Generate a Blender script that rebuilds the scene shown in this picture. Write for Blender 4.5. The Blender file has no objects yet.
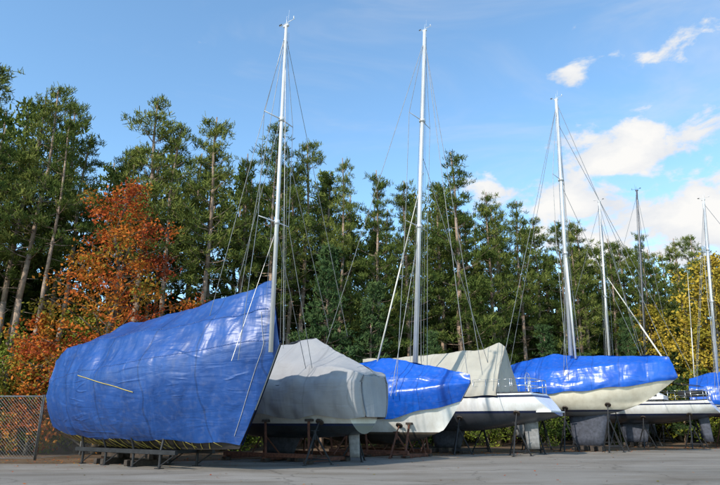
import bpy, math, random
import numpy as np
from mathutils import Vector, Matrix, noise
random.seed(7); rng=np.random.default_rng(11)
S=bpy.context.scene
R=math.radians

# ------------------------------------------------------------------ materials
def newmat(name):
    m=bpy.data.materials.new(name); m.use_nodes=True
    nt=m.node_tree; b=nt.nodes['Principled BSDF']; return m,nt,b
def N(nt,t,**k):
    n=nt.nodes.new(t)
    for a,v in k.items(): setattr(n,a,v)
    return n
def L(nt,a,b): nt.links.new(a,b)
def ramp(nt,fac,stops,interp='LINEAR'):
    r=N(nt,'ShaderNodeValToRGB'); r.color_ramp.interpolation=interp
    e=r.color_ramp.elements
    while len(e)<len(stops): e.new(0.5)
    for i,(p,c) in enumerate(stops):
        e[i].position=p; e[i].color=(c[0],c[1],c[2],1)
    if fac is not None: L(nt,fac,r.inputs[0])
    return r
def noise_n(nt,scale,detail=4,vec=None,rough=.55,dist=0):
    n=N(nt,'ShaderNodeTexNoise'); n.inputs['Scale'].default_value=scale
    n.inputs['Detail'].default_value=detail; n.inputs['Roughness'].default_value=rough
    n.inputs['Distortion'].default_value=dist
    if vec is not None: L(nt,vec,n.inputs['Vector'])
    return n
def mapping(nt,src,scale=(1,1,1),rot=(0,0,0)):
    m=N(nt,'ShaderNodeMapping'); m.inputs['Scale'].default_value=scale; m.inputs['Rotation'].default_value=rot
    L(nt,src,m.inputs['Vector']); return m.outputs[0]
def bump(nt,b,h,strength=.3,dist=.05,prev=None):
    n=N(nt,'ShaderNodeBump'); n.inputs['Strength'].default_value=strength; n.inputs['Distance'].default_value=dist
    L(nt,h,n.inputs['Height'])
    if prev is not None: L(nt,prev.outputs[0],n.inputs['Normal'])
    L(nt,n.outputs[0],b.inputs['Normal']); return n
def simple(name,c,rough=.5,metal=0,var=.25,scale=6):
    m,nt,b=newmat(name); tc=N(nt,'ShaderNodeTexCoord')
    n=noise_n(nt,scale,3,tc.outputs['Object'])
    r=ramp(nt,n.outputs[0],[(.3,[x*(1-var) for x in c]),(.7,[min(1,x*(1+var)) for x in c])])
    L(nt,r.outputs[0],b.inputs['Base Color'])
    b.inputs['Roughness'].default_value=rough; b.inputs['Metallic'].default_value=metal
    return m
def cover_mat(name,c,c2,rough,seam=1.3,fold=.5,seamdark=.75,fine=.2):
    m,nt,b=newmat(name); tc=N(nt,'ShaderNodeTexCoord'); o=tc.outputs['Object']
    n1=noise_n(nt,.9,4,o); r=ramp(nt,n1.outputs[0],[(.3,c),(.7,c2)])
    sep=N(nt,'ShaderNodeSeparateXYZ'); L(nt,o,sep.inputs[0])
    a=N(nt,'ShaderNodeMath',operation='MULTIPLY'); L(nt,sep.outputs[0],a.inputs[0]); a.inputs[1].default_value=1/seam
    w=N(nt,'ShaderNodeMath',operation='ADD'); L(nt,a.outputs[0],w.inputs[0])
    nw=noise_n(nt,.5,2,o); mw=N(nt,'ShaderNodeMath',operation='MULTIPLY'); L(nt,nw.outputs[0],mw.inputs[0]); mw.inputs[1].default_value=.35
    L(nt,mw.outputs[0],w.inputs[1])
    f=N(nt,'ShaderNodeMath',operation='FRACT'); L(nt,w.outputs[0],f.inputs[0])
    sr=ramp(nt,f.outputs[0],[(0,(1,1,1)),(.03,(0,0,0))],'CONSTANT')
    mx=N(nt,'ShaderNodeMix',data_type='RGBA',blend_type='MULTIPLY'); L(nt,sr.outputs[0],mx.inputs[0])
    L(nt,r.outputs[0],mx.inputs[6]); mx.inputs[7].default_value=(seamdark,seamdark,seamdark,1)
    n3=noise_n(nt,5,5,o); rr=ramp(nt,n3.outputs[0],[(.5,(0,0,0)),(.85,(.16,.16,.16))])
    mx2=N(nt,'ShaderNodeMix',data_type='RGBA'); L(nt,rr.outputs[0],mx2.inputs[0]); L(nt,mx.outputs[2],mx2.inputs[6]); mx2.inputs[7].default_value=(.3,.3,.3,1)
    L(nt,mx2.outputs[2],b.inputs['Base Color'])
    b.inputs['Roughness'].default_value=rough
    v=mapping(nt,o,(.9,.9,.28),(0.2,.5,0)); n2=noise_n(nt,1.3,2.5,v,.5,.9)
    b1=bump(nt,b,n2.outputs[0],fold,.17)
    v3=mapping(nt,o,(.3,.8,1.7),(0.0,-.35,0)); n5=noise_n(nt,1.4,3,v3,.55,.9)
    b15=bump(nt,b,n5.outputs[0],fold*.6,.12,b1)
    # a few sparse tension creases, only in patches
    v6=mapping(nt,o,(.22,.4,1.3),(0,-.4,0)); n6=noise_n(nt,1.3,1,v6,.4,.5)
    rg=ramp(nt,n6.outputs[0],[(.46,(0,0,0)),(.5,(1,1,1)),(.54,(0,0,0))])
    nm=noise_n(nt,.55,1,o); rm=ramp(nt,nm.outputs[0],[(.48,(0,0,0)),(.6,(1,1,1))])
    mm=N(nt,'ShaderNodeMath',operation='MULTIPLY'); L(nt,rg.outputs[0],mm.inputs[0]); L(nt,rm.outputs[0],mm.inputs[1])
    b17=bump(nt,b,mm.outputs[0],fine,.035,b15)
    bump(nt,b,sr.outputs[0],.3,.02,b17)
    return m
def hull_mat(name,top,bottom,zwl,stripe=None,zst=None,rough=.25,boot=(.02,.03,.08)):
    m,nt,b=newmat(name); tc=N(nt,'ShaderNodeTexCoord'); o=tc.outputs['Object']
    sep=N(nt,'ShaderNodeSeparateXYZ'); L(nt,o,sep.inputs[0])
    mr=N(nt,'ShaderNodeMath',operation='MULTIPLY'); L(nt,sep.outputs[2],mr.inputs[0]); mr.inputs[1].default_value=.2
    st=[(0,bottom),(zwl*.2,boot),((zwl+.1)*.2,top)]
    if stripe: st+=[(zst*.2,stripe),((zst+.1)*.2,top)]
    r=ramp(nt,mr.outputs[0],st,'CONSTANT')
    n=noise_n(nt,2.5,6,mapping(nt,o,(1,1,.35)),.65); rr=ramp(nt,n.outputs[0],[(.35,(.8,.77,.72)),(.62,(1,1,1))])
    mx=N(nt,'ShaderNodeMix',data_type='RGBA',blend_type='MULTIPLY'); mx.inputs[0].default_value=.8
    L(nt,r.outputs[0],mx.inputs[6]); L(nt,rr.outputs[0],mx.inputs[7]); L(nt,mx.outputs[2],b.inputs['Base Color'])
    b.inputs['Roughness'].default_value=rough
    return m
def foliage_mat(name,stops,trans=0):
    m,nt,b=newmat(name)
    at=N(nt,'ShaderNodeAttribute',attribute_name='rnd'); oi=N(nt,'ShaderNodeObjectInfo')
    a=N(nt,'ShaderNodeMath',operation='MULTIPLY_ADD'); L(nt,oi.outputs['Random'],a.inputs[0]); a.inputs[1].default_value=.3
    s=N(nt,'ShaderNodeMath',operation='MULTIPLY'); L(nt,at.outputs['Fac'],s.inputs[0]); s.inputs[1].default_value=.7
    L(nt,s.outputs[0],a.inputs[2])
    r=ramp(nt,a.outputs[0],stops); out=nt.nodes['Material Output']
    d=N(nt,'ShaderNodeBsdfDiffuse'); L(nt,r.outputs[0],d.inputs[0]); nt.nodes.remove(b)
    if trans:
        t=N(nt,'ShaderNodeBsdfTranslucent'); L(nt,r.outputs[0],t.inputs[0])
        ms=N(nt,'ShaderNodeMixShader'); ms.inputs[0].default_value=trans
        L(nt,d.outputs[0],ms.inputs[1]); L(nt,t.outputs[0],ms.inputs[2]); L(nt,ms.outputs[0],out.inputs[0])
    else: L(nt,d.outputs[0],out.inputs[0])
    return m

M={}
M['bark']=simple('pine_bark',(.27,.19,.135),.9,var=.4,scale=5)
M['bark2']=simple('maple_bark',(.10,.08,.06),.9,var=.4,scale=5)
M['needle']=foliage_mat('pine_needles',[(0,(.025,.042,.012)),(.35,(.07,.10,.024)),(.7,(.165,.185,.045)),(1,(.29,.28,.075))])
M['needle2']=foliage_mat('spruce_needles',[(0,(.018,.04,.018)),(.5,(.055,.095,.035)),(1,(.12,.16,.055))])
M['red']=foliage_mat('autumn_leaves',[(0,(.10,.13,.025)),(.2,(.20,.16,.025)),(.36,(.42,.17,.03)),(.52,(.54,.15,.03)),(.68,(.36,.07,.025)),(.85,(.20,.045,.02)),(1,(.42,.17,.03))],.25)
M['yel']=foliage_mat('yellow_leaves',[(0,(.10,.12,.015)),(.45,(.29,.22,.03)),(1,(.52,.35,.05))])
M['green']=foliage_mat('green_leaves',[(0,(.05,.08,.018)),(.5,(.15,.19,.03)),(1,(.38,.33,.05))])
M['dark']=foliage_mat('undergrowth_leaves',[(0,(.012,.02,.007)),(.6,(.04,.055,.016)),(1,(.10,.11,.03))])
M['tarp']=cover_mat('blue_tarp',(.009,.046,.185),(.015,.070,.265),.40,seam=2.4,fold=.6,seamdark=.7,fine=.5)
M['wrap']=cover_mat('blue_shrink_wrap',(.005,.068,.38),(.010,.10,.49),.28,seam=1.5,fold=.45,fine=.3)
M['grey']=cover_mat('grey_canvas',(.26,.26,.27),(.32,.32,.325),.8,seam=2.1,fold=.45,seamdark=.85,fine=.3)
M['beige']=cover_mat('beige_canvas',(.33,.305,.25),(.41,.385,.32),.8,seam=2.1,fold=.4,seamdark=.85,fine=.3)
M['alu']=simple('mast_aluminium',(.66,.66,.65),.42,.3,var=.08,scale=2)
M['dmast']=simple('dark_mast',(.08,.08,.09),.5,.2)
M['wire']=simple('rigging_wire',(.22,.22,.22),.4,.5)
M['sail']=simple('furled_sail',(.6,.57,.5),.8,var=.12,scale=3)
M['steel']=simple('stainless_rail',(.6,.6,.6),.25,.9,var=.05)
M['rust']=simple('rusty_stand',(.12,.045,.026),.8,.2,var=.5,scale=9)
M['galv']=simple('galvanised_steel',(.36,.36,.36),.5,.4,var=.2)
M['dsteel']=simple('dark_stand',(.02,.02,.022),.6,.3,var=.4)
M['wood']=simple('timber_block',(.045,.032,.024),.85,var=.5,scale=7)
M['deck']=simple('deck_gelcoat',(.72,.70,.66),.45,var=.08)
M['antif']=simple('keel_antifouling',(.045,.047,.055),.7,var=.4)
M['antifb']=simple('keel_blue_paint',(.05,.055,.075),.7,var=.4)
M['antifg']=simple('keel_grey_paint',(.2,.2,.2),.7,var=.3)
M['black']=simple('black_rubber',(.02,.02,.02),.6)
M['yrope']=simple('yellow_rope',(.5,.38,.08),.8)
M['wrope']=simple('white_rope',(.4,.4,.4),.8)

# ------------------------------------------------------------------ mesh helpers
def mkobj(name,v,f,mats,mi=None,parent=None,smooth=False):
    me=bpy.data.meshes.new(name); me.from_pydata([tuple(x) for x in v],[],f)
    for m in mats: me.materials.append(m)
    if mi is not None: me.polygons.foreach_set('material_index',mi)
    if smooth: me.polygons.foreach_set('use_smooth',[True]*len(me.polygons))
    me.update(); o=bpy.data.objects.new(name,me); S.collection.objects.link(o)
    if parent: o.parent=parent
    return o
class MB:
    def __init__(s): s.v=[];s.f=[];s.m=[]
    def tube(s,p,q,r,r2=None,n=8,mi=0,ov=1.0):
        p=Vector(p);q=Vector(q);r2=r if r2 is None else r2
        d=(q-p); 
        if d.length<1e-6: return
        d.normalize(); a=d.orthogonal().normalized()
        if abs(d.z)>.9: a=Vector((1,0,0)); a=(a-d*a.dot(d)).normalized()
        b=d.cross(a); k=len(s.v)
        for c,rr in((p,r),(q,r2)):
            for i in range(n):
                t=2*math.pi*i/n; s.v.append(c+a*math.cos(t)*rr*ov+b*math.sin(t)*rr)
        for i in range(n):
            j=(i+1)%n; s.f.append((k+i,k+j,k+n+j,k+n+i)); s.m.append(mi)
        s.f.append(tuple(k+n-1-i for i in range(n))); s.m.append(mi)
        s.f.append(tuple(k+n+i for i in range(n))); s.m.append(mi)
    def path(s,pts,r,n=6,mi=0):
        for a,b in zip(pts[:-1],pts[1:]): s.tube(a,b,r,r,n,mi)
    def box(s,c,d,mi=0,rz=0,bev=.08):
        k=len(s.v); c=Vector(c); hx,hy,hz=[x/2 for x in d]; e=min(d)*bev
        lay=[(-hz,e),(-hz+e,0),(hz-e,0),(hz,e)]
        for z,i in lay:
            for x,y in((-hx+i,-hy+i),(hx-i,-hy+i),(hx-i,hy-i),(-hx+i,hy-i)):
                s.v.append(c+Vector((x*math.cos(rz)-y*math.sin(rz),x*math.sin(rz)+y*math.cos(rz),z)))
        for l in range(3):
            for i in range(4):
                j=(i+1)%4; s.f.append((k+l*4+i,k+l*4+j,k+l*4+4+j,k+l*4+4+i)); s.m.append(mi)
        s.f.append((k+3,k+2,k+1,k)); s.f.append((k+12,k+13,k+14,k+15)); s.m+=[mi,mi]
    def obj(s,name,mats,parent=None,smooth=False): return mkobj(name,s.v,s.f,mats,s.m,parent,smooth)

# ------------------------------------------------------------------ ground
def backY(X): return 25.8+max(0,(X+12))*.42
def ground():
    m,nt,b=newmat('forest_floor'); tc=N(nt,'ShaderNodeTexCoord'); o=tc.outputs['Object']
    n=noise_n(nt,.5,8,o,.7); r=ramp(nt,n.outputs[0],[(.3,(.045,.04,.02)),(.45,(.13,.085,.045)),(.6,(.20,.13,.075)),(.75,(.08,.075,.03))])
    n2=noise_n(nt,14,4,o,.8); r2=ramp(nt,n2.outputs[0],[(.35,(.45,.4,.35)),(.65,(1.3,1.2,1.1))])
    mx=N(nt,'ShaderNodeMix',data_type='RGBA',blend_type='MULTIPLY'); mx.inputs[0].default_value=1
    L(nt,r.outputs[0],mx.inputs[6]); L(nt,r2.outputs[0],mx.inputs[7]); L(nt,mx.outputs[2],b.inputs['Base Color'])
    b.inputs['Roughness'].default_value=.95; bump(nt,b,n2.outputs[0],.8,.08)
    z=-.012; mkobj('ground',[(-1500,-1500,z),(1500,-1500,z),(1500,1500,z),(-1500,1500,z)],[(0,1,2,3)],[m])
    m,nt,b=newmat('old_asphalt'); tc=N(nt,'ShaderNodeTexCoord'); o=tc.outputs['Object']
    n=noise_n(nt,.22,7,mapping(nt,o,(.6,1.6,1)),.6); r=ramp(nt,n.outputs[0],[(.3,(.165,.145,.12)),(.5,(.23,.205,.175)),(.7,(.285,.255,.22))])
    n2=noise_n(nt,38,3,o,.8); r2=ramp(nt,n2.outputs[0],[(.35,(.5,.5,.5)),(.65,(1.35,1.33,1.3))])
    mx=N(nt,'ShaderNodeMix',data_type='RGBA',blend_type='MULTIPLY'); mx.inputs[0].default_value=.9
    L(nt,r.outputs[0],mx.inputs[6]); L(nt,r2.outputs[0],mx.inputs[7])
    dn=noise_n(nt,1.1,4,o); va=N(nt,'ShaderNodeVectorMath',operation='MULTIPLY_ADD'); L(nt,dn.outputs['Color'],va.inputs[0]); va.inputs[1].default_value=(1.2,1.2,0); L(nt,o,va.inputs[2])
    vo=N(nt,'ShaderNodeTexVoronoi',feature='DISTANCE_TO_EDGE'); vo.inputs['Scale'].default_value=.2; L(nt,va.outputs[0],vo.inputs['Vector'])
    cr=ramp(nt,vo.outputs['Distance'],[(0,(.4,.38,.35)),(.008,(1,1,1))])
    mx2=N(nt,'ShaderNodeMix',data_type='RGBA',blend_type='MULTIPLY'); mx2.inputs[0].default_value=.8
    L(nt,mx.outputs[2],mx2.inputs[6]); L(nt,cr.outputs[0],mx2.inputs[7])
    n4=noise_n(nt,.5,6,mapping(nt,o,(.5,1.5,1)),.65); st=ramp(nt,n4.outputs[0],[(.45,(1,1,1)),(.68,(.66,.6,.52))])
    mx3=N(nt,'ShaderNodeMix',data_type='RGBA',blend_type='MULTIPLY'); mx3.inputs[0].default_value=1
    L(nt,mx2.outputs[2],mx3.inputs[6]); L(nt,st.outputs[0],mx3.inputs[7]); L(nt,mx3.outputs[2],b.inputs['Base Color'])
    b.inputs['Roughness'].default_value=.9; bump(nt,b,n2.outputs[0],.5,.02)
    back=[]
    X=-60.
    while X<=110:
        Y=backY(X)+noise.noise(Vector((X*.35,0,0)))*.8+noise.noise(Vector((X*1.7,3,0)))*.25
        back.append((X,Y,0)); X+=.5
    v=back+[(110,-40,0),(-60,-40,0)]
    mkobj('asphalt_lot',v,[tuple(range(len(v)))[::-1]],[m])
ground()

# ------------------------------------------------------------------ foliage
def blades(cent,dirs,n,length,width,spread=.9):
    Mn=len(cent); c=np.repeat(cent,n,0); d=np.repeat(dirs,n,0)
    r=rng.normal(size=(Mn*n,3))*spread+d; r/=np.linalg.norm(r,axis=1)[:,None]+1e-9
    a=np.cross(r,rng.normal(size=(Mn*n,3))); a/=np.linalg.norm(a,axis=1)[:,None]+1e-9
    ln=length*rng.uniform(.6,1.2,(Mn*n,1)); c=c+rng.normal(size=c.shape)*length*.25
    v=np.stack([c-a*width/2,c+a*width/2,c+r*ln+a*width*.3,c+r*ln-a*width*.3],1).reshape(-1,3)
    f=np.arange(len(v)).reshape(-1,4)
    tr=np.repeat(rng.uniform(0,1,Mn),n)*.6+rng.uniform(0,1,Mn*n)*.4
    return v,f,tr
def leaves(cent,size,cr,n,flat=1):
    Mn=len(cent); c=np.repeat(cent,n,0)+rng.normal(size=(Mn*n,3))*cr*np.array([1,1,flat])
    a=rng.normal(size=(Mn*n,3)); a/=np.linalg.norm(a,axis=1)[:,None]
    b=np.cross(a,rng.normal(size=(Mn*n,3))); b/=np.linalg.norm(b,axis=1)[:,None]
    s=size*rng.uniform(.6,1.3,(Mn*n,1))
    v=np.stack([c-a*s,c-b*s*.6,c+a*s,c+b*s*.6],1).reshape(-1,3)
    f=np.arange(len(v)).reshape(-1,4)
    tr=np.repeat(rng.uniform(0,1,Mn),n)*.6+rng.uniform(0,1,Mn*n)*.4
    return v,f,tr
def combine(name,mb,fv,ff,tr,mats):
    nv=len(mb.v); bv=np.array([tuple(x) for x in mb.v]) if nv else np.zeros((0,3))
    me=bpy.data.meshes.new(name)
    V=np.vstack([bv,fv]); 
    loops=[];starts=[];k=0
    for f in mb.f: loops+=list(f); starts.append(k); k+=len(f)
    nb=len(mb.f); L2=(ff+nv).reshape(-1)
    me.vertices.add(len(V)); me.vertices.foreach_set('co',V.astype(np.float32).reshape(-1))
    al=np.concatenate([np.array(loops,dtype=np.int32),L2.astype(np.int32)])
    me.loops.add(len(al)); me.loops.foreach_set('vertex_index',al)
    st=np.concatenate([np.array(starts,dtype=np.int32),k+4*np.arange(len(ff),dtype=np.int32)])
    me.polygons.add(len(st)); me.polygons.foreach_set('loop_start',st.astype(np.int32))
    for m in mats: me.materials.append(m)
    mi=np.concatenate([np.zeros(nb,dtype=np.int32),np.ones(len(ff),dtype=np.int32)])
    me.polygons.foreach_set('material_index',mi)
    me.update(calc_edges=True); me.validate()
    at=me.attributes.new('rnd','FLOAT','FACE')
    at.data.foreach_set('value',np.concatenate([np.full(nb,.5),tr]).astype(np.float32))
    return me
def pine_mesh(name,H,cb,Lmax,seed,droop=0.,mat='needle',dens=1.,shape=.85,gap=(.028,.052),blade=(.32,.046,12),far=False):
    rs=random.Random(seed); mb=MB()
    pts=[];x=y=0
    for i in range(9):
        t=i/8; x+=rs.uniform(-.16,.16); y+=rs.uniform(-.16,.16)
        pts.append(Vector((x*(t>0),y*(t>0),H*t)))
    r0=H*.0095
    for i in range(8): mb.tube(pts[i],pts[i+1],r0*(1-i/8*.88)+.02,r0*(1-(i+1)/8*.88)+.02,7)
    def tp(z):
        i=min(7,int(z/H*8)); return pts[i].lerp(pts[i+1],z/H*8-i)
    C=[];D=[];W=[]
    if not far:
      for _ in range(int(26*cb*1.5)):
        z=rs.uniform(.12,cb+.08)*H; a=rs.uniform(0,6.28); l=rs.uniform(.4,1.9); p=tp(z)
        mb.tube(p,p+Vector((math.cos(a)*l,math.sin(a)*l,rs.uniform(-.4,.3))),.022,.008,3)
    z=cb*H
    while z<H*.985:
        rel=(z/H-cb)/(1-cb)
        tier=rs.uniform(.75,1.15)
        for _ in range(rs.choice([3,4,4,5])):
            a=rs.uniform(0,6.28)
            l=Lmax*((1-rel)**shape*min(1,rel*2.6+.5)+.07)*rs.uniform(.5,1.15)*tier
            up=-droop+.02+rel*.75+rs.uniform(-.12,.12)
            p0=tp(z+rs.uniform(-.1,.1) if z<H*.95 else z)
            d=Vector((math.cos(a),math.sin(a),up)).normalized()
            bend=.16*l
            prev=p0; nS=3; bp=[p0]
            for s in range(1,nS+1):
                q=p0+d*l*s/nS+Vector((0,0,bend*(s/nS)**2-bend*.3)); bp.append(q)
                if not far: mb.tube(prev,q,.05*(1-rel*.6)*(1-(s-1)/nS*.8),.05*(1-rel*.6)*(1-s/nS*.8),3)
                prev=q
            side=Vector((-d.y,d.x,0)).normalized()
            npl=max(2,int(l*2.1*dens))
            for k in range(npl):
                s=rs.uniform(.3,1.0)**.65
                i=min(2,int(s*3)); q=bp[i].lerp(bp[i+1],s*3-i)
                w=(1.1-abs(s-.6))*l*.24; wv=rs.uniform(-w,w); c=q+side*wv+Vector((0,0,rs.uniform(.0,.2)))
                sz=rs.uniform(.20,.34); tone=rs.random()
                for _k in range(rs.choice([3,4,4])):
                    dz=rs.gauss(0,1)
                    C.append(c+Vector((rs.gauss(0,1)*sz,rs.gauss(0,1)*sz,dz*sz*.35))); D.append(d*.35+Vector((0,0,.85))+side*rs.uniform(-.3,.3)); W.append(min(1,max(0,tone*.7+.15+dz*.15)))  # random clump tone; upper tufts paler, light on the tips put into the colour
        z+=H*rs.uniform(*gap)
    C=np.array([tuple(c) for c in C]);D=np.array([tuple(c) for c in D])
    if far: C=C[::2];D=D[::2];W=W[::2]
    ln,wd,nb=blade if not far else (.42,.15,5)
    v,f,tr=blades(C,D,nb,ln,wd,.75)
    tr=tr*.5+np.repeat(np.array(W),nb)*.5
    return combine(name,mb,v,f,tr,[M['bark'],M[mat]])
spec=[('red_pine_a',.48,3.2,1,{'shape':.75}),('red_pine_b',.40,3.4,2,{'shape':.8}),('red_pine_c',.54,2.9,3,{'shape':.65}),
    ('red_pine_d',.44,2.9,4,{'shape':.7}),('white_pine_a',.14,4.5,5,{'dens':1.15,'shape':1.0,'gap':(.036,.055)}),('white_pine_b',.22,3.9,6,{'dens':1.1,'shape':.95,'gap':(.034,.052)}),
    ('red_pine_e',.60,2.8,17,{'shape':.6})]
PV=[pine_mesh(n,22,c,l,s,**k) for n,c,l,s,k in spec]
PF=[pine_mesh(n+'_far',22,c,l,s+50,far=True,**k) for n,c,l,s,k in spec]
SP=[pine_mesh('spruce_a',12,.06,2.8,8,droop=.3,mat='needle2',dens=1.5,shape=1.05,gap=(.02,.035),blade=(.22,.06,10)),pine_mesh('spruce_b',12,.1,2.4,9,droop=.25,mat='needle2',dens=1.4,shape=.95,gap=(.02,.035),blade=(.22,.06,10))]
def put(name,me,x,y,h,h0,rz=None,w=1.,tilt=(0,0)):
    o=bpy.data.objects.new(name,me); S.collection.objects.link(o); s=h/h0
    o.location=(x,y,-.05); o.scale=(s*w,s*w,s); o.rotation_euler=(tilt[0],tilt[1],random.uniform(0,6.28) if rz is None else rz); return o
HX=[-45,-24,-19,-14.5,-10.5,-6.4,-3,-.8,3,7.5,10,12.6,18,23,35.7,60]
HZ=[ 22,24.4,23.2,24.0,23.0,23.6,22.8,21.2,21.0,23.4,21.4,20.6,19.4,19,20.2,20]
def lineY(x): return 36+(x+24)*.4
for row in range(4):
    x=-38-row*3
    while x<52+row*6:
        y=lineY(x)+row*4.0+random.uniform(-1.3,1.3)
        h=np.interp(x,HX,HZ)*random.uniform(.85,1.03)*(1+.03*row)
        P=PV if row<2 else PF
        me=P[random.choice([0,1,2,3,6])] if random.random()<(.8 if x<0 else .5) else P[random.choice([4,5])]
        put('pine_tree',me,x,y,h,22,w=random.uniform(.85,1.2),tilt=(random.uniform(-.03,.03),random.uniform(-.03,.03)))
        x+=random.uniform(2.2,3.5)
for (x,y,h,i,w) in [(-24.2,34.6,24.6,6,1.1),(-20.5,35.6,23.6,0,1),(-14.6,38.6,24.4,1,1.1),(-10.6,40,23.2,3,1.1),(-6.6,42,23.8,1,1.),(-4.2,43.5,22.8,0,1),
                    (7.4,46.5,23.6,4,1.12),(10.6,48,20.4,5,1),(1.5,44,21,5,.9),(13.5,50,20.4,1,1),(19,52,19.3,5,.95),(27,55,19.4,4,.8),(-22.6,33.4,19,2,.8),(-18.9,34.8,20.5,6,.9),(-1.5,43,21.5,4,.8)]:
    put('pine_tree',PV[i],x,y,h,22,w=w,tilt=(0,.045 if x<-18 else 0))
for (x,y,h) in [(-2.5,40.5,13.5),(0.6,41.5,11),(14.5,47,9),(5,43.5,8),(22,50,10),(-8,39.5,8),(18,48.6,7),(26.5,51.5,8)]:
    put('spruce_tree',random.choice(SP),x,y,h,12,w=random.uniform(.9,1.1))

def broadleaf(name,H,rad,base,nc,nl,ls,mat,seed,prof,bark='bark2',cr=.11,zones=None,limbs=26):
    rs=random.Random(seed); mb=MB(); pts=[Vector((0,0,0))]
    for i in range(1,8): pts.append(Vector((rs.uniform(-.15,.15)*i*.5,rs.uniform(-.15,.15)*i*.5,H*i/7.6)))
    r0=H*.017
    for i in range(7): mb.tube(pts[i],pts[i+1],r0*(1-i*.13),r0*(1-(i+1)*.13),8)
    def tp(z): z=max(0,min(H*.92,z)); i=min(6,int(z/H*7.6)); return pts[i].lerp(pts[i+1],z/H*7.6-i)
    C=[]
    for k in range(limbs):
        rel=(k+rs.random())/limbs; z=base+(H-base)*rel; a=k*2.4+rs.uniform(-.4,.4)
        l=rad*prof(rel)*rs.uniform(.72,1.18); p0=tp(z-l*.45)
        tip=Vector((math.cos(a)*l,math.sin(a)*l,z+l*.12)); mid=p0.lerp(tip,.5)+Vector((0,0,l*.06))
        w=.07*(1.1-rel*.7); mb.tube(p0,mid,w,w*.6,5); mb.tube(mid,tip,w*.6,.012,5)
        for _ in range(max(3,int(nc/limbs*(.35+prof(rel))))):
            s=rs.uniform(.3,1.0)**.8; q=(p0.lerp(mid,s*2) if s<.5 else mid.lerp(tip,s*2-1))
            sp=l*.20+.15; c=q+Vector((rs.gauss(0,1)*sp,rs.gauss(0,1)*sp,rs.gauss(0,1)*sp*.6)); C.append(tuple(c)); mb.tube(q,c,.014,.005,3)
    v,f,tr=leaves(np.array(C),ls,rad*cr+.06,nl,.65)
    zz=v.reshape(-1,4,3).mean(1); nz=np.array([noise.noise(Vector(p*.38)) for p in zz])
    tr=np.clip(tr*.5+.25+nz*.85+(zones(zz) if zones else 0),0,1)
    return combine(name,mb,v,f,tr,[M[bark],M[mat]])
cone=lambda r:(min(1,r*3.5+.5))*(1-r)**.72+.06
dome=lambda r:math.sin(min(1,r*.85+.18)*math.pi)**.6+.05
mA=broadleaf('autumn_maple_mesh',17.5,5.2,1.2,400,42,.11,'red',21,cone,cr=.065,limbs=56,zones=lambda p:(p[:,2]/17.5-.5)*.3+p[:,0]*.03)
put('autumn_maple_tree',mA,-13.9,33.4,15.4,17.5,rz=.6,w=1.04)
mB=broadleaf('autumn_maple_small_mesh',9,3.0,.6,180,42,.105,'red',22,cone,cr=.075,limbs=30,zones=lambda p:-.14+0*p[:,2])
put('autumn_maple_tree',mB,-17.2,32.6,7.4,9,rz=1.6)
put('autumn_maple_tree',mB,-9.9,35.0,8.5,9,rz=3.6)
mG=broadleaf('green_broadleaf_mesh',8,2.8,.5,170,36,.11,'green',23,dome,cr=.09,limbs=26)
for (x,y,h) in [(-21.5,33,7.5),(-25.5,34,9),(-18.8,33.8,6.5),(-16,35.5,8),(-29,34,7),(-7,38,5),(3.5,42,5),(13,46,6),(20,49,5),(9,44.5,5),(28,50.5,6)]:
    put('shrub_tree',mG,x,y,h,8)
mY=broadleaf('yellow_broadleaf_mesh',16,4.3,2.,330,40,.15,'yel',24,dome,cr=.09,limbs=46)
for (x,y,h) in [(30.4,50,15.6),(34.5,52,17.0),(26.5,54.5,12),(39,54,18),(45,55,18)]: put('yellow_maple_tree',mY,x,y,h,16)

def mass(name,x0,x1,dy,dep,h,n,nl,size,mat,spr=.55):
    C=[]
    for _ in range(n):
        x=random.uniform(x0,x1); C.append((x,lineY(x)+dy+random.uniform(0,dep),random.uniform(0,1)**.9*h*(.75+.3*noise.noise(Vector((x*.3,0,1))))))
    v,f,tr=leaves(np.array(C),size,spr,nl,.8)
    me=combine(name,MB(),v,f,tr,[M['dark'],M[mat]]); o=bpy.data.objects.new(name,me); S.collection.objects.link(o)
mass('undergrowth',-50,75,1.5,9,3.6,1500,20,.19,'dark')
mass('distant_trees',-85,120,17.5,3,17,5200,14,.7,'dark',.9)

# ------------------------------------------------------------------ fence
def fence():
    e=bpy.data.objects.new('chain_link_fence',None); S.collection.objects.link(e)
    mb=MB(); hz=2.75
    A=Vector((-34,29.2,0)); B=Vector((-14.45,28.3,0)); C=Vector((-13.9,36,0))
    for P,Q in((A,B),(B,C)):
        n=max(2,int((Q-P).length/2.9))
        for i in range(n+1):
            p=P.lerp(Q,i/n); mb.tube(p,p+Vector((0,0,hz+.06)),.045 if 0<i<n else .06,n=10)
        mb.tube(P+Vector((0,0,hz)),Q+Vector((0,0,hz)),.028); mb.tube(P+Vector((0,0,.08)),Q+Vector((0,0,.08)),.012,n=4)
    mb.obj('posts_and_rails',[M['galv']],e,True)
    w=MB()
    for P,Q in((A,B),(B,C)):
        Ln=(Q-P).length; d=(Q-P)/Ln; st=.14; k=-hz
        while k<Ln:
            for sgn in(1,-1):
                s0,s1=(k,k+hz) if sgn==1 else (k+hz,k); z0,z1=0.05,hz
                a0=max(0,min(Ln,s0)); a1=max(0,min(Ln,s1))
                if a0!=a1:
                    t0=(a0-s0)/(s1-s0); t1=(a1-s0)/(s1-s0)
                    w.tube(P+d*a0+Vector((0,0,z0+(z1-z0)*t0)),P+d*a1+Vector((0,0,z0+(z1-z0)*t1)),.003,n=3)
            k+=st
    w.obj('wire_mesh',[M['galv']],e)
fence()

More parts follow.
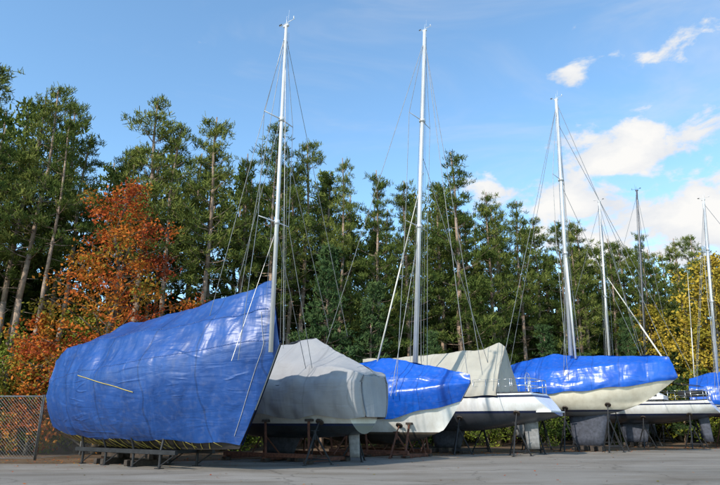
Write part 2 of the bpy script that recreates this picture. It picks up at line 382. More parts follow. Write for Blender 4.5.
# ------------------------------------------------------------------ boats
class Boat:
    def __init__(s,name,loc,ang,Ln,B,zk,zs,zb,tw=.75,rake=1.3,rs=0.2,sag=.12,bowup=.5,sternup=.5):
        s.__dict__.update(L=Ln,B=B,zk=zk,zs=zs,zb=zb,tw=tw,rake=rake,rs=rs,sag=sag,bowup=bowup,sternup=sternup)
        s.e=bpy.data.objects.new(name,None); S.collection.objects.link(s.e)
        s.e.location=(loc[0],loc[1],0); s.e.rotation_euler=(0,0,R(ang)); s.ang=R(ang); s.loc=loc
    def w2l(s,p):
        dx=p[0]-s.loc[0];dy=p[1]-s.loc[1];c=math.cos(s.ang);sn=math.sin(s.ang)
        return Vector((dx*c+dy*sn,-dx*sn+dy*c,p[2]))
    def l2w(s,p):
        c=math.cos(s.ang);sn=math.sin(s.ang); return Vector((s.loc[0]+p[0]*c-p[1]*sn,s.loc[1]+p[0]*sn+p[1]*c,p[2]))
    def b(s,t):
        if t<.42: f=s.tw+(1-s.tw)*math.sin(t/.42*math.pi/2)
        else: f=max(0,math.cos((t-.42)/.58*math.pi/2))**.8
        return s.B/2*f
    def sh(s,t): t=max(0,t); return s.zs+(s.zb-s.zs)*t**1.8-s.sag*math.sin(math.pi*t)
    def kl(s,t):
        k=s.zk
        if t<.4: k+=((.4-t)/.4)**1.7*s.sternup
        if t>.6: k+=((t-.6)/.4)**2*s.bowup
        return k
    def pt(s,t,u,sd=1,off=0):
        a=u*math.pi/2; b=s.b(t); k=s.kl(t); h=s.sh(t)
        fl=1-.5*max(0,(t-.55)/.45)
        y=b*math.sin(a)**(.8+(1-fl)*.9); z=k+(h-k)*(1-math.cos(a))**.8
        r=(z-s.kl(1))/(s.sh(1)-s.kl(1)); lw=s.L-s.rake
        x=t*lw+s.rake*max(0,r)**.9*max(0,(t-.35)/.65)**1.6 - s.rs*(1-(z-k)/(h-k))*max(0,1-t/.25)
        return Vector((x,sd*(y+off),z))
    def hull(s,mat,deck='deck'):
        nt,nu=44,18; V=[];F=[]
        for sd in(1,-1):
            k=len(V)
            for i in range(nt+1):
                for j in range(nu+1): V.append(s.pt(i/nt,j/nu,sd))
            for i in range(nt):
                for j in range(nu):
                    a=k+i*(nu+1)+j; q=(a,a+nu+1,a+nu+2,a+1); F.append(q if sd==-1 else q[::-1])
        o=mkobj('hull',V,F,[mat],None,s.e,True)
        V=[];
        for j in range(nu+1): V.append(s.pt(0,j/nu,1))
        n=len(V)
        for j in range(nu+1): V.append(s.pt(0,j/nu,-1))
        F=[(j,j+1,n+j+1,n+j) for j in range(nu)]
        mkobj('transom',V,F,[mat],None,s.e)
        V=[];F=[]
        for i in range(nt+1):
            p=s.pt(i/nt,1,1);q=s.pt(i/nt,1,-1)
            for w in(0,.25,.5,.75,1):
                r=p.lerp(q,w); r.z+=-.03+.12*math.sin(w*math.pi)*(abs(p.y)/(s.B/2)); V.append(r)
        for i in range(nt):
            for j in range(4): a=i*5+j; F.append((a,a+1,a+6,a+5))
        mkobj('deck',V,F,[M[deck]],None,s.e,True)
        mb=MB()
        for sd in(1,-1):
            pts=[s.pt(i/30,1,sd)+Vector((0,0,.02)) for i in range(31)]; mb.path(pts,.035,6)
        mb.obj('rub_rail',[M['antif']],s.e,True)
    def foil(s,name,x0,x1,zt,zb,th,mat,taper=.7,sweep=.3,y=0):
        V=[];F=[];n=9
        for lv in range(5):
            w=lv/4; z=zt+(zb-zt)*w; c=(x1-x0)*(1-(1-taper)*w); xs=x1-sweep*w
            prof=[]
            for i in range(n):
                a=i/(n-1); yy=th*(1-w*.3)*math.sin(math.pi*min(1,a**.6)); prof.append((xs-a*c,yy))
            ring=[(p[0],y+p[1]+.004,z) for p in prof]+[(p[0],y-p[1]-.004,z) for p in prof[::-1]]
            V+=ring
        m=2*n
        for l in range(4):
            for i in range(m):
                j=(i+1)%m; F.append((l*m+i,l*m+j,(l+1)*m+j,(l+1)*m+i))
        F.append(tuple(4*m+i for i in range(m)))
        mkobj(name,V,F,[mat],None,s.e,True)
    def csec(s,t,K,side,hem):
        ks=[k[0] for k in K]; g=lambda i: float(np.interp(t,ks,[k[i] for k in K]))
        u0,ys,hs,hr=g(1),g(2),g(3),g(4); u0=min(.97,max(.05,u0+hem))
        P=[]
        for u in np.linspace(u0,1,9): P.append(s.pt(t,float(u),side,.05))
        top=s.pt(t,1,side,.07); dx=-K[0][5]*max(0,(t-.7)/.3) if len(K[0])>5 else 0
        b=s.b(t)
        A=Vector((top.x,top.y,top.z+.06)); Bp=Vector((top.x+dx*.5,side*(b*ys+.03),top.z+hs)); Cc=Vector((top.x+dx,0,top.z+hr))
        for (a,c,n,sg) in((A,Bp,8,.05),(Bp,Cc,9,.07)):
            for i in range(1,n+1):
                w=i/n; q=a.lerp(c,w); q.z-=sg*math.sin(w*math.pi); P.append(q)
        return P
    def cover(s,K,mat,t0=0,t1=1,nt=110,hem=.02,amp=.035,hemf=3.,seed=0,support=0,cap=True,bulge=.05,rnd=0):
        V=[];F=[];G=[]
        for sd in(1,-1):
            rows=[]
            for i in range(nt+1):
                t=t0+(t1-t0)*i/nt
                P=s.csec(t,K,sd,hem*math.sin(t*s.L*hemf+seed)+hem*.6*noise.noise(Vector((t*9,seed,sd))))
                m=len(P)
                for j,p in enumerate(P):
                    e=0
                    if rnd:
                        e=max(0,1-(t-t0)*s.L/rnd); f=1-math.sqrt(max(0,1-e*e)); p.y*=1-.33*f; p.z-=.22*f*(j/m)
                    w=1 if j<m-1 else 0
                    am=amp*(1-.8*e)
                    d=noise.noise(Vector((p.x*1.1+seed,p.z*.9,sd*3)))*am*1.5
                    rd=noise.noise(Vector((p.x*2.2+p.z*1.1+seed,p.z*.5,sd*3+5))); d+=(.5-abs(rd))*am
                    rd=noise.noise(Vector((p.x*1.2-p.z*1.8+seed,p.z*.8,sd*3+9))); d+=(.4-abs(rd))*am
                    if j<9: d+=abs(math.sin(t*s.L*hemf*1.4+seed))*am*1.0*(1-j/9)
                    p.y+=sd*(d+.02)*w*min(1,(1-t)*12+.15)
                    p.z+=(d if j>=9 else 0)*.8
                    if support and j>=9:
                        p.z-=support*abs(math.sin(t*s.L*1.15+seed))*((j-9)/(m-9))**.7*(1 if t<.95 else 0)*(1-e)
                rows.append([len(V)+q for q in range(m)]); V+=P
            for i in range(nt):
                for j in range(m-1):
                    q=(rows[i][j],rows[i+1][j],rows[i+1][j+1],rows[i][j+1]); F.append(q if sd==-1 else q[::-1])
            G.append(rows)
        if cap:
            a=G[0][0];b=G[1][0];nn=14
            prev=a
            for w in range(1,nn+1):
                cur=[]
                for j in range(m):
                    if w==nn: cur.append(b[j])
                    else:
                        sw=math.sin(w/nn*math.pi)
                        q=V[a[j]].lerp(V[b[j]],w/nn); q.x-=(bulge*sw**.8+.02*math.sin(w*1.3+j*.3)*sw)*(1 if t0<=0 else -.3)*(1-(j/m)**3); cur.append(len(V)); V.append(q)
                for j in range(m-1): F.append((prev[j],prev[j+1],cur[j+1],cur[j]))
                prev=cur
        o=mkobj('boat_cover',V,F,[M[mat]],None,s.e,True)
        md=o.modifiers.new('w','WELD'); md.merge_threshold=.002
        return V,G
    def mast(s,base,top,r,mat='alu',spread=(.4,.7),stays=(),sw=1.1,furl=None,instruments=True,rigr=.016):
        a=s.w2l(base);b=s.w2l(top); mb=MB(); mb.tube(a,b,r,r*.72,12,0)
        d=(b-a)
        sp=[]
        for f in spread:
            p=a+d*f
            for sd in(1,-1):
                q=p+Vector((-.15,sd*sw,.06)); mb.tube(p,q,.03,.018,6); sp.append((f,sd,q))
            mb.tube(p-d.normalized()*.08,p+d.normalized()*.08,r*1.25,r*1.25,12)
        if instruments:
            mb.tube(b,b+Vector((.02,0,.5)),.012,.006,5); mb.tube(b+Vector((-.35,0,.16)),b+Vector((.45,0,.2)),.012,n=5); mb.tube(b+Vector((.4,0,.2)),b+Vector((.4,.0,.34)),.02,n=5)
            mb.box(b+Vector((0,0,.05)),(.26,.1,.1)); mb.box(b+Vector((-.32,0,.22)),(.14,.02,.06),1)
            mb.tube(b+Vector((.1,0,.1)),b+Vector((.14,0,.75)),.008,.004,4)
        mb.obj('mast',[M[mat],M['black']],s.e,True)
        w=MB()
        for i,(t,sd) in enumerate([(.47,1),(.47,-1),(.40,1),(.40,-1)]):
            mx=a.x; ch=Vector((mx+(-.25 if i>1 else .05),sd*s.B*.46,s.sh(.45)+.1))
            ss=[q for f,sdd,q in sp if sdd==sd]
            if i<2: w.path([ch]+ss+[a+d*.97],rigr)
            else: w.tube(ch,a+d*(spread[0]-.02),rigr)
        for q in stays: w.tube(a+d*q[0],s.w2l(q[1]),q[2] if len(q)>2 else rigr)
        for k in(.12,-.1,.18): w.tube(a+d*.98+Vector((k*.5,k*.5,0)),a+Vector((k*1.6,k*2,.4)),rigr*.6,n=4)
        w.obj('rigging',[M['wire']],s.e)
        if furl:
            f=MB(); p,q,rr=furl; p=s.w2l(p); q=s.w2l(q) if len(q)==3 else a+d*q[0]
            f.tube(p,p.lerp(q,.5),rr,rr*.85,8); f.tube(p.lerp(q,.5),q,rr*.85,rr*.3,8); f.obj('furled_forestay',[M['sail']],s.e,True)
    def rail(s,t0,t1,h=.62,n=6,pushpit=False,pulpit=False):
        mb=MB()
        for sd in(1,-1):
            tp=[];md=[]
            for i in range(n+1):
                t=t0+(t1-t0)*i/n; p=s.pt(t,1,sd); p.y-=sd*.06*(1 if abs(p.y)>.1 else 0); q=p+Vector((0,0,h)); mb.tube(p,q,.016,.014,6); tp.append(q); md.append(p+Vector((0,0,h*.5)))
            mb.path(tp,.009,4); mb.path(md,.008,4)
        if pushpit:
            P=[s.pt(.1,1,1),s.pt(0,1,1),s.pt(0,1,-1),s.pt(.1,1,-1)]
            for hh in(h,h*.5): mb.path([p+Vector((0,-.06*np.sign(p.y),hh+.02)) for p in P],.02,6)
            for p in P: p=p+Vector((0,-.06*np.sign(p.y),0)); mb.tube(p,p+Vector((0,0,h+.02)),.02,n=6)
        mb.obj('guard_rail',[M['steel']],s.e,True)
    def stands(s,ts,mat='rust',u=.5,sides=(1,-1)):
        for t in ts:
            for sd in sides:
                p=s.l2w(s.pt(t,u,sd,.02)); out=s.l2w(Vector((0,sd,0)))-s.l2w(Vector((0,0,0)))
                mb=MB(); top=Vector((p.x,p.y,p.z-.03)); base=top+out*.3; base.z=0
                hub=base.copy(); hub.z=max(.5,top.z*.72)
                side=Vector((-out.y,out.x,0)); F=[base+out*.6,base-out*.4+side*.55,base-out*.4-side*.55]
                for q in F: 
                    q.z=.02; mb.tube(q,hub,.04,.04,6); mb.box(q+Vector((0,0,-.01)),(.16,.16,.02))
                for i in range(3):
                    a=F[i].lerp(hub,.15);b=F[(i+1)%3].lerp(hub,.15); mb.tube(a,b,.025,n=6)
                mb.tube(hub-Vector((0,0,.25)),hub+Vector((0,0,.12)),.06,n=8)
                mb.tube(hub,top-Vector((0,0,.06))+out*.05,.03,n=8); mb.tube(hub+Vector((-.16,0,.1)),hub+Vector((.16,0,.1)),.014,n=5)
                nrm=(out*.6+Vector((0,0,-.8))).normalized()
                mb.tube(top+nrm*.07,top+nrm*.0,.17,.17,10,1)
                mb.obj('boat_stand',[M[mat],M['wood']])
    def blocks(s,xs,ztop,w=.9,mat='wood'):
        mb=MB()
        for x in xs:
            n=max(1,int(ztop/.17)); h=ztop/n
            for i in range(n):
                if i%2: mb.box((x+random.uniform(-.03,.03),-.2,h*(i+.5)),(w*.8,.2,h*.96)); mb.box((x,.22,h*(i+.5)),(w*.8,.2,h*.96))
                else: mb.box((x-.22,random.uniform(-.05,.05),h*(i+.5)),(.2,w,h*.96)); mb.box((x+.22,0,h*(i+.5)),(.2,w,h*.96))
        mb.obj('keel_blocks',[M[mat]],s.e)
def cradle(b,x0,x1,w,mat,h=.25,posts=True,u=.5):
    mb=MB()
    for y in(-w,w): mb.box(((x0+x1)/2,y,h),(x1-x0,.14,.16))
    n=3
    for i in range(n):
        x=x0+.15+(x1-x0-.3)*i/(n-1); mb.box((x,0,h-.16),(.14,2*w+.3,.14))
        for sd in(1,-1):
            mb.box((x,sd*w,h/2-.06),(.3,.3,max(.05,h-.16)),1)
            if posts:
                t=min(.95,max(.03,x/(b.L-b.rake))); p=b.pt(t,u,sd)
                mb.tube((x,sd*w,h),(x,p.y+sd*.08,p.z-.1),.055,n=8); mb.tube((x,sd*w*.3,h),(x,(p.y+sd*w)/2,(p.z+h)/2),.035,n=6)
                mb.box((x,p.y+sd*.05,p.z-.08),(.3,.22,.1),1)
    mb.obj('cradle',[M[mat],M['wood']],b.e)

# --- 1 blue tarp sailboat
b1=Boat('blue_tarp_covered_sailboat',(-12.6,27.9),-35.5,12.1,4.0,.62,3.15,4.2,tw=.72,rake=1.75,sag=.0,bowup=.1,sternup=.3)
b1.hull(hull_mat('hull_dark_bottom',(.5,.5,.48),(.03,.027,.027),1.9))
K=[(0,.34,.90,1.05,1.45,.5),(.1,.28,.84,1.5,2.15),(.25,.26,.74,1.6,2.5),(.5,.25,.68,1.4,2.4),(.75,.22,.6,1.3,2.35),(.93,.16,.7,1.2,2.3),(1,.12,.9,1.1,2.3)]
V,G=b1.cover(K,'tarp',hem=.014,amp=.055,hemf=2.2,seed=2,nt=200,bulge=.25,support=.09)
b1.blocks([3.2,5.2],.46,1.5)
mb=MB()
for y in(-.85,.85): mb.box((4.9,y,.56),(6.4,.14,.16))
for x in(2.2,3.8,5.6,7.2): mb.box((x,0,.56),(.14,1.5,.14))
for x in(2.2,3.8,5.6,7.2):
    for y in(-.85,.85):
        mb.tube((x,y,0),(x,y,.5),.05,n=8); mb.box((x,y,.015),(.25,.25,.03)); mb.tube((x,y,.08),(x+.8,y,.48),.025,n=6)
        p=b1.pt(x/(b1.L-b1.rake),.3,1 if y>0 else -1); mb.tube((x,y,.6),(x,p.y,p.z-.03),.045,n=8)
mb.obj('steel_cradle',[M['dsteel']],b1.e)
mb=MB()
for i in range(22): 
    x=1.0+i*.38; t=x/(b1.L-b1.rake)
    for sd in(1,-1):
        pp=[b1.pt(t,u,sd,.03)+Vector((0,0,-.01)) for u in np.linspace(.06,.34,5)]; mb.path(pp,.012,4)
mb.obj('tie_down_lashings',[M['yrope']],b1.e)
rp=MB()
def surf(G,V,sd,i,j,off=.03): 
    p=V[G[0 if sd==1 else 1][i][j]].copy(); p.y+=sd*off; return p
def ropeline(sd,a,b,n=24,sag=0,off=.03): 
    P=[]
    for k in range(n+1):
        w=k/n; i=round(a[0]+(b[0]-a[0])*w); j=a[1]+(b[1]-a[1])*w; j0=int(j); q=surf(G,V,sd,i,j0,off).lerp(surf(G,V,sd,i,min(j0+1,25),off),j-j0); P.append(q)
    return P
rp.path(ropeline(-1,(62,8.4),(122,5.5),60),.013,5)
for k in range(8):
    i=12+k*24; p=surf(G,V,-1,i,0); rp.tube(p,p+Vector((.25,.55,-.28)),.01,n=4)
rp.obj('yellow_rope',[M['yrope']],b1.e)
wr=MB(); wr.path(ropeline(-1,(194,16),(194,1),16,off=.02),.009,5); wr.obj('tie_rope',[M['wrope']],b1.e)
sm=MB()
for sd in(1,-1):
    sm.path(ropeline(sd,(2,17),(197,17),180,off=.0),.022,6); sm.path(ropeline(sd,(2,9),(197,9),180,off=-.008),.018,6)
sm.obj('cover_battens',[M['tarp']],b1.e,True)
b1.mast((-3.05,20.7,3.9),(-2.98,20.7,16.9),.085,spread=(.36,.68),sw=.8,
  stays=[(.98,(-4.6,22.3,5.6)),(.98,(-5.6,22.2,5.4)),(.7,(-4.9,22.4,5.5)),(.97,(-.5,24,4.9)),(.66,(-1.2,23.8,5.0)),(.97,(-2.6,20.5,4.0))],rigr=.011)

# --- 2 grey canvas boat (stern towards us)
b2=Boat('grey_canvas_covered_sailboat',(0.1,25.45),145,9.5,3.4,.95,3.1,3.5,tw=.82,rake=1.2,rs=.1,sternup=.2)
b2.hull(hull_mat('hull_white_dark',(.6,.6,.57),(.03,.035,.04),1.45))
b2.cover([(-.07,.46,.84,.45,.55),(0,.46,.82,.55,.78),(.06,.48,.82,.62,1.0),(.16,.50,.76,.75,1.5),(.30,.52,.7,.95,2.15),(.36,.54,.7,.95,2.1),(.6,.54,.7,.85,1.9),(.85,.56,.7,.8,1.5),(1,.56,.9,.5,1.1)],'grey',t0=-.07,hem=.03,amp=.07,seed=5,hemf=1.9,support=.06,bulge=.08,rnd=.62,nt=170)
b2.foil('keel',3.2,5.6,1.1,.3,.16,M['antif']); b2.foil('rudder',.15,.72,1.3,.25,.05,M['antifg'],.85,.1)
cradle(b2,1.6,6.6,1.25,'rust',.3); b2.blocks([3.3,4.7],.28,.9)
b2.stands([.16],'dsteel',.45)

# --- 3 blue wrapped
b3=Boat('blue_wrapped_sailboat',(-2.7,34.3),-35,9.6,3.3,.55,2.7,3.35,tw=.7,rake=1.5,sag=.15,bowup=.7)
b3.hull(hull_mat('hull_white_grey',(.84,.83,.79),(.04,.035,.03),1.05,boot=(.10,.08,.06)))
b3.cover([(0,.62,.7,.8,1.4,.0),(.3,.62,.7,1.1,1.9),(.55,.62,.68,1.15,2.05),(.7,.62,.66,.9,1.7),(.88,.66,.6,.5,1.0),(1,.7,.6,.15,.4)],'wrap',hem=.02,amp=.04,seed=9,support=.06)
cradle(b3,2.2,6.8,1.1,'rust',.25); b3.stands([.75],'rust',.5)
b3.mast((2.8,31.,4.2),(3.9,31.,24.2),.14,spread=(.38,.7),sw=1.2,stays=[(.98,(5.1,29,3.6)),(.97,(-2.5,34,3.9)),(.97,(6.2,31,3.9)),(.6,(7,33,4.4))],
  furl=((0.9,31.6,4.6),(3.55,31,15.0),.045))

# --- 4 white sailboat, stern towards us, beige canvas
b4=Boat('white_sailboat',(9.3,32.2),146,11,3.5,1.15,3.05,3.5,tw=.8,rake=1.3,rs=1.1,sag=.05,sternup=.75)
b4.hull(hull_mat('hull_white_stripe',(.86,.86,.85),(.07,.075,.09),2.05,(.02,.03,.07),2.83))
b4.cover([(0,.94,.72,1.0,2.3),(.13,.94,.72,.8,2.3),(.2,.94,.72,1.0,2.75),(.3,.94,.7,1.1,2.5),(.6,.94,.7,1.1,2.25),(1,.94,.9,.9,1.9)],'beige',t0=.17,hem=.015,amp=.05,seed=13,support=.06)
b4.rail(0.02,.3,.7,4,pushpit=True)
b4.foil('keel',4.2,6.4,1.3,.25,.17,M['antif']); b4.foil('rudder',.15,.95,1.75,.3,.06,M['antifg'],.8,.15)
b4.stands([.12,.4,.7],'dsteel',.5); b4.blocks([4.6,5.8],.24,.8)
mb=MB()
mb.box((-.55,0,2.12),(.75,2.3,.07)); 
for x in(.35,): mb.tube((x,.5,3.0),(x,.5,3.6),.03)
mb.obj('stern_fittings',[M['deck']],b4.e)
mb=MB()
for i in range(24):
    a=i*math.pi/12; c=a+math.pi/12; mb.tube((.35,.5+.38*math.cos(a),3.72+.38*math.sin(a)),(.35,.5+.38*math.cos(c),3.72+.38*math.sin(c)),.018,n=5)
for i in range(5):
    a=i*math.pi*.4; mb.tube((.35,.5,3.72),(.35,.5+.38*math.cos(a),3.72+.38*math.sin(a)),.01,n=4)
mb.obj('steering_wheel',[M['steel']],b4.e)

# --- 5 cream boat blue wrap, bow towards us
b5=Boat('blue_wrapped_cream_sailboat',(9.4,39.9),-35,10.1,3.5,1.95,3.5,4.0,tw=.65,rake=1.9,rs=.3,sag=.1,bowup=.75,sternup=.6)
b5.hull(hull_mat('hull_cream',(.84,.77,.62),(.16,.165,.17),2.2,rough=.3))
b5.cover([(0,.88,.75,.9,1.6,.3),(.25,.88,.75,1.1,2.05),(.4,.87,.75,1.15,2.2),(.7,.88,.75,1.15,1.75),(.92,.9,.75,1.0,1.4),(1,.92,.9,.7,1.1)],'wrap',hem=.02,amp=.04,seed=17,support=.07)
b5.foil('keel',3.9,6.3,2.1,.3,.18,M['antifb'],.7,.6); b5.foil('rudder',.5,1.2,2.6,.7,.06,M['antifg'],.8,.1)
b5.stands([.22,.5,.78],'dsteel',.45); b5.blocks([4.4,5.4],.28,.8)
b5.mast((12.85,37.,5.5),(13.6,37.,23.0),.14,spread=(.37,.66),sw=1.2,
  stays=[(.99,(17.5,34.4,4.9)),(.98,(9.7,39.8,4.8)),(.98,(8.6,36.5,5.2)),(.64,(17.3,37,5.0)),(.9,(20.6,38,4.6))])
b5s=MB(); b5s.tube(b5.w2l((13.05,36.8,5.3)),b5.w2l((13.1,36.8,11.6)),.07,.07,8); b5s.obj('radar_pole',[M['alu']],b5.e,True)

# --- others
def coach(b,x0,x1,w,h,z):
    V=[];F=[]
    n=8
    for i in range(n+1):
        t=i/n; x=x0+(x1-x0)*t; ww=w*(1-.35*t**2); hh=h*(math.sin(min(1,t*6+.3)*math.pi/2))*(1-.55*t**2)
        V+=[(x,-ww,z),(x,-ww*.86,z+hh*.85),(x,-ww*.4,z+hh),(x,ww*.4,z+hh),(x,ww*.86,z+hh*.85),(x,ww,z)]
    for i in range(n):
        for j in range(5): a=i*6+j; F.append((a,a+1,a+7,a+6))
    F.append((0,5,4,3,2,1)); F.append(tuple(n*6+j for j in range(6)))
    mkobj('coachroof',V,F,[M['deck']],None,b.e)
    w2=MB()
    for sd in(1,-1):
        for k in range(4):
            x=x0+(x1-x0)*(.15+.17*k); w2.box((x,sd*(w*.94-.06*k*.3)+sd*.015,z+h*.5),(.42,.05,.13))
    w2.obj('cabin_windows',[M['black']],b.e)
b6=Boat('small_white_sailboat',(21.9,46.5),145,8.5,2.9,1.7,2.85,3.1,tw=.75,rake=1.1,rs=.2,sternup=.45)
b6.hull(hull_mat('hull_white_b',(.82,.81,.78),(.05,.055,.06),2.0,(.03,.04,.09),2.6)); coach(b6,2.4,5.6,.85,.5,2.9)
b6.foil('keel',3,4.8,1.9,.3,.14,M['antif']); b6.foil('rudder',.1,.6,2.1,.6,.05,M['antif']); b6.stands([.2,.6],'rust',.45); b6.rail(.02,.9,.55,6,pushpit=True)
b6.mast((19.5,48.,3.2),(20.4,48.,19.6),.10,spread=(.5,),sw=.9,stays=[(.98,(15.5,51,3.4)),(.98,(21.9,46.4,3.2)),(.9,(23,48,3.4))],furl=((23.6,46.2,5.2),(20.3,48,13.),.07))
b7=Boat('white_cruising_sailboat',(23.1,41.),145,10,3.3,1.5,3.0,3.4,tw=.8,rake=1.2,rs=.6,sternup=.6)
b7.hull(hull_mat('hull_white_c',(.84,.84,.82),(.05,.06,.08),2.05,(.02,.03,.08),2.7)); coach(b7,2.6,6.6,1.0,.55,3.1)
b7.rail(.02,.95,.65,8,pushpit=True); b7.foil('keel',3.8,5.8,1.7,.3,.16,M['antifb']); b7.foil('rudder',.2,.9,2.1,.4,.06,M['antifb'])
b7.stands([.15,.45,.75],'dsteel',.45); b7.blocks([4.3,5.3],.28,.8)
mb=MB(); mb.box((.9,0,3.45),(1.6,2.0,.35),0,0,.3); mb.tube((.3,-.9,3.9),(1.9,-.9,4.15),.02); mb.tube((.3,.9,3.9),(1.9,.9,4.15),.02); mb.obj('cockpit_cushion_cover',[M['black']],b7.e,True)
b8=Boat('blue_wrapped_white_sailboat',(24.4,45.5),-35,10,3.2,1.75,3.1,3.5,tw=.75,rake=1.3,sternup=.5)
b8.hull(hull_mat('hull_white_d',(.8,.79,.76),(.03,.04,.09),2.15,(.02,.03,.1),2.6))
b8.cover([(0,.84,.75,.9,1.6,.2),(.15,.84,.75,1.1,2.0),(.5,.84,.7,1.1,2.1),(1,.86,.8,.6,1.0)],'wrap',hem=.02,amp=.03,seed=23)
b8.foil('keel',3.8,5.8,1.9,.3,.16,M['antif']); b8.foil('rudder',.3,.9,2.2,.5,.06,M['antif']); b8.stands([.2,.5,.8],'rust',.45)
b8.mast((25.9,44.4,4.9),(27.1,44.4,18.4),.11,spread=(.4,.7),sw=1.,stays=[(.98,(24.6,45.4,3.6)),(.98,(32,40,3.6)),(.9,(24.,44,3.8))],furl=((24.8,45.6,4.2),(25.6,45.6,12.8),.04))
b9=Boat('distant_sailboat',(27,52),145,9,3,1.6,2.8,3.1,rs=.3,sternup=.4)
b9.hull(hull_mat('hull_white_e',(.7,.7,.68),(.1,.04,.03),1.95)); b9.stands([.2,.6],'dsteel',.45); b9.foil('keel',3.5,5.3,1.8,.3,.15,M['antif'])
b9.mast((24.6,53,3.1),(26.2,53,22.6),.10,'dmast',spread=(.45,.7),sw=.9,stays=[(.98,(20,56,3.2)),(.98,(27,52,3.2))])
b10=Boat('blue_hulled_sailboat',(14.8,51),145,9,3,1.6,2.8,3.1,rs=.3,sternup=.4)
b10.hull(hull_mat('hull_navy',(.03,.04,.09),(.1,.04,.03),1.95)); b10.stands([.2,.6],'rust',.45); b10.foil('keel',3.5,5.3,1.8,.3,.15,M['antif'])

# ------------------------------------------------------------------ fallen leaves
C=[]
for _ in range(3400):
    x=random.uniform(-30,45); by=backY(x)
    y=by+random.gauss(0,1)*1.8+1.4 if random.random()<.94 else random.uniform(15,by)
    C.append((x,y,.02))
C=np.array(C); n=len(C); a=rng.uniform(0,6.28,n); s=rng.uniform(.03,.06,(n,1))
u=np.stack([np.cos(a),np.sin(a),rng.uniform(-.3,.3,n)],1); w=np.stack([-np.sin(a),np.cos(a),rng.uniform(-.3,.3,n)],1)
v=np.stack([C-u*s,C-w*s*.7,C+u*s,C+w*s*.7],1).reshape(-1,3); v[:,2]=np.maximum(v[:,2],.006)
me=combine('fallen_leaves',MB(),v,np.arange(4*n).reshape(-1,4),rng.uniform(0,1,n),[M['bark2'],M['red']])
o=bpy.data.objects.new('fallen_leaves',me); S.collection.objects.link(o)

# ------------------------------------------------------------------ sun + sky
az=R(-140); el=R(36)
sd=Vector((math.sin(az)*math.cos(el),math.cos(az)*math.cos(el),math.sin(el)))
ld=bpy.data.lights.new('sun','SUN'); ld.energy=4.8; ld.angle=R(.5); ld.color=(1,.93,.82)
lo=bpy.data.objects.new('sun',ld); S.collection.objects.link(lo); lo.rotation_euler=sd.to_track_quat('Z','Y').to_euler(); lo.location=(0,0,50)
W=bpy.data.worlds.new('World'); S.world=W; W.use_nodes=True; nt=W.node_tree; bg=nt.nodes['Background']
sky=N(nt,'ShaderNodeTexSky',sky_type='NISHITA'); sky.sun_disc=False; sky.sun_elevation=el; sky.sun_rotation=az; sky.air_density=1.0; sky.dust_density=.5; sky.ozone_density=1.3
tint=N(nt,'ShaderNodeMix',data_type='RGBA',blend_type='MULTIPLY'); tint.inputs[0].default_value=1; L(nt,sky.outputs[0],tint.inputs[6]); tint.inputs[7].default_value=(2.3,2.85,2.95,1)
tc=N(nt,'ShaderNodeTexCoord'); dr=tc.outputs['Generated']
sep=N(nt,'ShaderNodeSeparateXYZ'); L(nt,dr,sep.inputs[0])
def mth(op,a,b=None,c=None,clamp=False):
    n=N(nt,'ShaderNodeMath',operation=op); n.use_clamp=clamp
    for i,x in enumerate((a,b,c)):
        if x is None: continue
        if isinstance(x,(int,float)): n.inputs[i].default_value=x
        else: L(nt,x,n.inputs[i])
    return n.outputs[0]
AZ=mth('ARCTAN2',sep.outputs[0],sep.outputs[1]); EL=mth('ARCSINE',sep.outputs[2])
clouds=[(26.2,23.0,7.5,2.9,1.7),(30,22.5,5,1.3,1.0),(22,19.4,6.0,2.1,1.7),(31,16.4,8,4.2,2.0),(14,21,3.6,1.3,.7),(22.2,30.8,1.9,1.2,.7),(22.7,15.3,5,2.6,1.5),
        (33,31,4,1.4,.5),(17,17,3,1.2,.6)]
dens=None
for (a,e,wa,we,s) in clouds:
    dx=mth('DIVIDE',mth('SUBTRACT',AZ,R(a)),R(wa)); dy=mth('DIVIDE',mth('SUBTRACT',EL,R(e)),R(we))
    d=mth('SQRT',mth('ADD',mth('MULTIPLY',dx,dx),mth('MULTIPLY',dy,dy)))
    v=mth('MULTIPLY',mth('SUBTRACT',1.2,d),s); dens=v if dens is None else mth('MAXIMUM',dens,v)
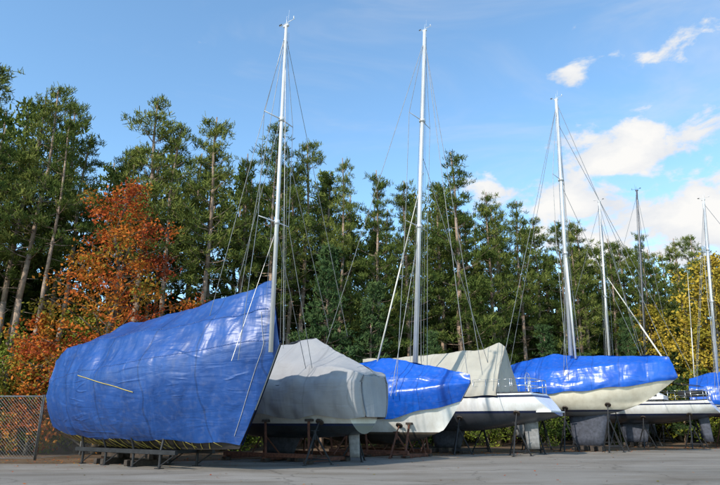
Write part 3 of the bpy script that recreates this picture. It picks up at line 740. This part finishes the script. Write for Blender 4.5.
dens=mth('MAXIMUM',dens,-1.)
cn=noise_n(nt,13,6,mapping(nt,dr,(1,1,1.7)),.6,.2); cn2=noise_n(nt,9,3,mapping(nt,dr,(1,1,1.8)),.5)
dd=mth('ADD',mth('MULTIPLY',dens,.6),mth('MULTIPLY',mth('SUBTRACT',cn.outputs[0],.5),3.4))
mr=N(nt,'ShaderNodeMapRange',interpolation_type='SMOOTHSTEP'); L(nt,dd,mr.inputs[0]); mr.inputs[1].default_value=.0; mr.inputs[2].default_value=.62; mr.inputs[4].default_value=1.0
ci=noise_n(nt,2.6,5,mapping(nt,dr,(1,1,3.2),(0,.35,.3)),.6,.8); cr=N(nt,'ShaderNodeMapRange',interpolation_type='SMOOTHSTEP'); L(nt,ci.outputs[0],cr.inputs[0]); cr.inputs[1].default_value=.44; cr.inputs[2].default_value=.85; cr.inputs[4].default_value=.42
alpha=mth('MAXIMUM',mr.outputs[0],cr.outputs[0])
shade=ramp(nt,mth('MULTIPLY_ADD',cn2.outputs[0],.8,mth('MULTIPLY',dd,.3)),[(.35,(.76,.80,.87)),(.75,(1,.99,.97))])
sc=N(nt,'ShaderNodeVectorMath',operation='SCALE'); L(nt,shade.outputs[0],sc.inputs[0]); sc.inputs['Scale'].default_value=9.8
mc=N(nt,'ShaderNodeMix',data_type='RGBA'); L(nt,alpha,mc.inputs[0]); L(nt,tint.outputs[2],mc.inputs[6]); L(nt,sc.outputs[0],mc.inputs[7])
L(nt,mc.outputs[2],bg.inputs[0]); bg.inputs[1].default_value=.1
W.cycles.sampling_method='MANUAL'; W.cycles.sample_map_resolution=512

# ------------------------------------------------------------------ camera
cd=bpy.data.cameras.new('camera'); cam=bpy.data.objects.new('camera',cd); S.collection.objects.link(cam)
cd.lens=30; cd.sensor_width=36; cd.clip_end=4000; cam.location=(0,0,1.6); cam.rotation_euler=(R(90+16.7),0,0)
S.camera=cam
S.view_settings.view_transform='Standard'; S.view_settings.look='None'; S.view_settings.exposure=0
print('objs',len(bpy.data.objects))
